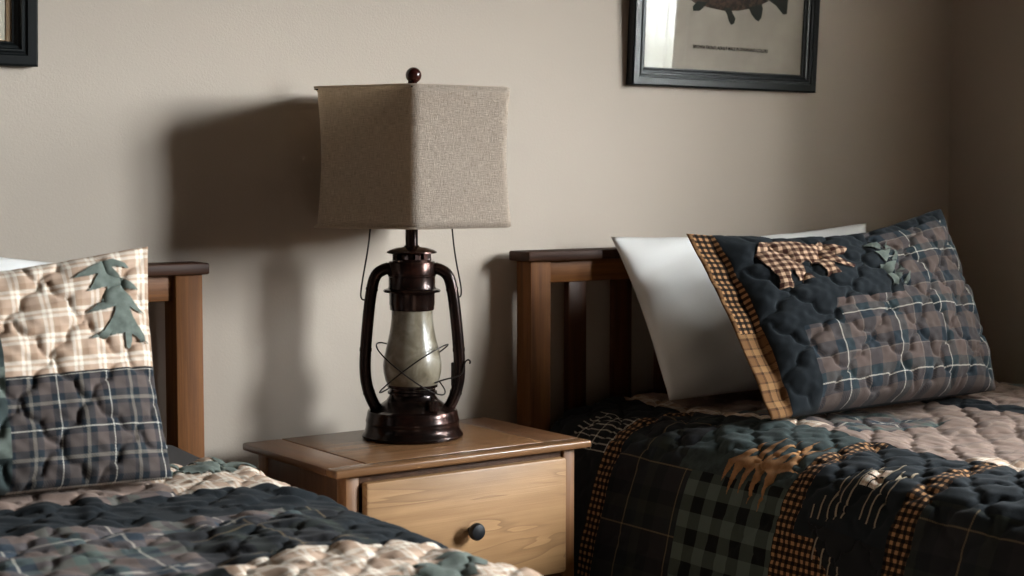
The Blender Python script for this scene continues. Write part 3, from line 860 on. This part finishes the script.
for nm, z, f in (('shade_trim', zt, shade_scale(1)), ('shade_trim', zb, shade_scale(0))):
    bm = bmesh.new(); ca, sa = math.cos(th0), math.sin(th0)
    add_tube(bm, [((x*ca-y*sa)*f, (x*sa+y*ca)*f, z) for x, y in ringpts], .0019, 8, closed=True)
    o = L_obj(nm, bm, M['burlap'])
# ------------------------------------------------------------------ framed prints
def framed(label, x0, x1, z0, z1, border, paper_mat, liner=False, tilt=3.0):
    y = WY-.001
    r = thing('framed_print', label, 'picture', ((x0+x1)/2, y, z0), 'framed prints on the back wall')
    bm = bmesh.new()
    prof = [(0, 0), (0, .021), (.004, .024), (.019, .0235), (.021, .020), (.024, .0195), (.027, .0225), (.030, .0225), (.032, .018), (.037, .0165), (.041, .012), (border, .0115), (border, 0)]
    cs = [(x0, z0, 1, 1), (x1, z0, -1, 1), (x1, z1, -1, -1), (x0, z1, 1, -1)]
    rings = [[bm.verts.new((cx+sx*d, y-h, cz+sz*d)) for d, h in prof] for cx, cz, sx, sz in cs]
    for q in range(4):
        A, B = rings[q], rings[(q+1) % 4]
        for k in range(len(prof)):
            k2 = (k+1) % len(prof); bm.faces.new((A[k], A[k2], B[k2], B[k]))
    obj('frame', bm, M['frame'], r, angle=20)
    b = border-.004
    pr = obj('print', box((x0+b, y-.006, z0+b), (x1-b, y-.003, z1-b)), paper_mat, r, smooth=False)
    if liner:
        bm = bmesh.new(); i = border-.002; w = .012
        for a, c in (((x0+i, z0+i), (x0+i+w, z1-i)), ((x1-i-w, z0+i), (x1-i, z1-i)), ((x0+i+w, z0+i), (x1-i-w, z0+i+.004)), ((x0+i+w, z1-i-w), (x1-i-w, z1-i))):
            add_box(bm, (a[0], y-.008, a[1]), (c[0], y-.006, c[1]))
        obj('liner', bm, M['liner'], r, smooth=False)
    obj('glass', box((x0+b, y-.0105, z0+b), (x1-b, y-.0085, z1-b)), M['pane'], r, smooth=False)
    r.rotation_euler = (math.radians(tilt), 0, 0)      # hangs on its wire, top leaning off the wall
    return r, pr
r1, p1 = framed('black framed print of a brown fish with a caption, above the right headboard', 1.046, 1.662, 1.337, 1.86, .044, M['paper'])
r2, p2 = framed('black framed print cut off by the upper left corner, above the left bed', -.980, -.366, 1.322, 1.845, .044, M['paper2'], True)

def flat(name, pts, y, mat, parent, th=.0004):
    bm = bmesh.new()
    f = bm.faces.new([bm.verts.new((x, y, z)) for x, z in pts])
    g = bmesh.ops.extrude_face_region(bm, geom=[f]); bmesh.ops.translate(bm, vec=(0, th, 0), verts=[v for v in g['geom'] if isinstance(v, bmesh.types.BMVert)])
    bmesh.ops.triangulate(bm, faces=bm.faces)
    return obj(name, bm, mat, parent, smooth=False)
yp = WY-.001-.0066
body = [(1.172, 1.595), (1.190, 1.572), (1.212, 1.555), (1.247, 1.540), (1.292, 1.532), (1.342, 1.527), (1.392, 1.530), (1.442, 1.540), (1.482, 1.555), (1.512, 1.572), (1.527, 1.585), (1.527, 1.610), (1.502, 1.622), (1.462, 1.638), (1.402, 1.652), (1.342, 1.655), (1.282, 1.648), (1.232, 1.632), (1.197, 1.614)]
fish = flat('fish_illustration', body, yp, M['fish'], p1)
fins = [[(1.255, 1.545), (1.240, 1.532), (1.242, 1.521), (1.262, 1.522), (1.274, 1.530), (1.287, 1.544)],
        [(1.340, 1.534), (1.353, 1.520), (1.360, 1.504), (1.369, 1.494), (1.379, 1.499), (1.382, 1.511), (1.372, 1.523), (1.364, 1.536)],
        [(1.425, 1.540), (1.436, 1.524), (1.450, 1.512), (1.461, 1.508), (1.470, 1.517), (1.474, 1.540), (1.470, 1.551)],
        [(1.517, 1.590), (1.492, 1.563), (1.520, 1.550), (1.546, 1.530), (1.559, 1.532), (1.561, 1.570), (1.552, 1.600), (1.561, 1.630), (1.557, 1.665), (1.542, 1.660), (1.522, 1.615)],
        [(1.332, 1.650), (1.357, 1.690), (1.397, 1.695), (1.412, 1.648)]]
for f in fins: flat('fin', f, yp-.0002, M['fin'], fish)
cu = bpy.data.curves.new('caption_text', 'FONT'); cu.body = 'BROWN TROUT, ADULT MALE IN SPAWNING COLORS'; cu.size = .0105; cu.extrude = .0001; cu.offset = .0002
to_ = bpy.data.objects.new('tmp_text', cu); COL.objects.link(to_)
bpy.context.view_layer.update()
me = bpy.data.meshes.new_from_object(to_.evaluated_get(bpy.context.evaluated_depsgraph_get()))
COL.objects.unlink(to_); bpy.data.objects.remove(to_)
co = np.array([v.co[:] for v in me.vertices]); wt = co[:, 0].max()-co[:, 0].min(); k = .252/wt
bm = bmesh.new(); bm.from_mesh(me); bpy.data.meshes.remove(me)
for v in bm.verts: v.co = Vector((1.246+v.co.x*k, yp-.0002+v.co.z, 1.432+v.co.y*1.15))
obj('caption', bm, M['ink'], p1, smooth=False)

# ------------------------------------------------------------------ light: overcast daylight through the two windows
W = bpy.data.worlds.new('World'); SC.world = W; W.use_nodes = True
nt = W.node_tree; nt.nodes.clear()
o = nt.nodes.new('ShaderNodeOutputWorld'); bg = nt.nodes.new('ShaderNodeBackground')
tc = nt.nodes.new('ShaderNodeTexCoord'); sx = nt.nodes.new('ShaderNodeSeparateXYZ'); cr = nt.nodes.new('ShaderNodeValToRGB')
nt.links.new(tc.outputs['Generated'], sx.inputs[0]); nt.links.new(sx.outputs[2], cr.inputs[0])
cr.color_ramp.elements[0].position = 0.0; cr.color_ramp.elements[0].color = (.10, .11, .09, 1)
cr.color_ramp.elements[1].position = .06; cr.color_ramp.elements[1].color = (.93, .97, 1.0, 1)
nt.links.new(cr.outputs[0], bg.inputs[0]); bg.inputs[1].default_value = 34.0
nt.links.new(bg.outputs[0], o.inputs[0])
for a, b in WIN:      # sampling portals in the two openings
    l = bpy.data.lights.new('window_portal', 'AREA'); l.shape = 'RECTANGLE'; l.size = Z1-Z0; l.size_y = b-a
    l.cycles.is_portal = True
    lo = bpy.data.objects.new('window_portal', l); COL.objects.link(lo)
    lo.location = (WX+.23, (a+b)/2, (Z0+Z1)/2); lo.rotation_euler = (0, PI/2, 0)

# ------------------------------------------------------------------ camera
F_PX = 1577.; pitch = math.atan(111/F_PX)
cd = bpy.data.cameras.new('camera'); cam = bpy.data.objects.new('camera', cd); COL.objects.link(cam)
cam.location = (-1.353, -2.800, 1.12)
cam.rotation_euler = (PI/2-pitch, 0, math.radians(54.4-90))
cd.sensor_width = 36; cd.lens = F_PX/1024*36; cd.clip_start = .05
cd.dof.use_dof = True; cd.dof.focus_distance = 3.1; cd.dof.aperture_fstop = 5.0
SC.camera = cam
vs = SC.view_settings; vs.view_transform = 'Standard'; vs.look = 'None'; vs.gamma = 1; vs.use_curve_mapping = False; vs.exposure = 1.95
SC.cycles.use_denoising = True; SC.cycles.max_bounces = 8; SC.cycles.sample_clamp_indirect = 6
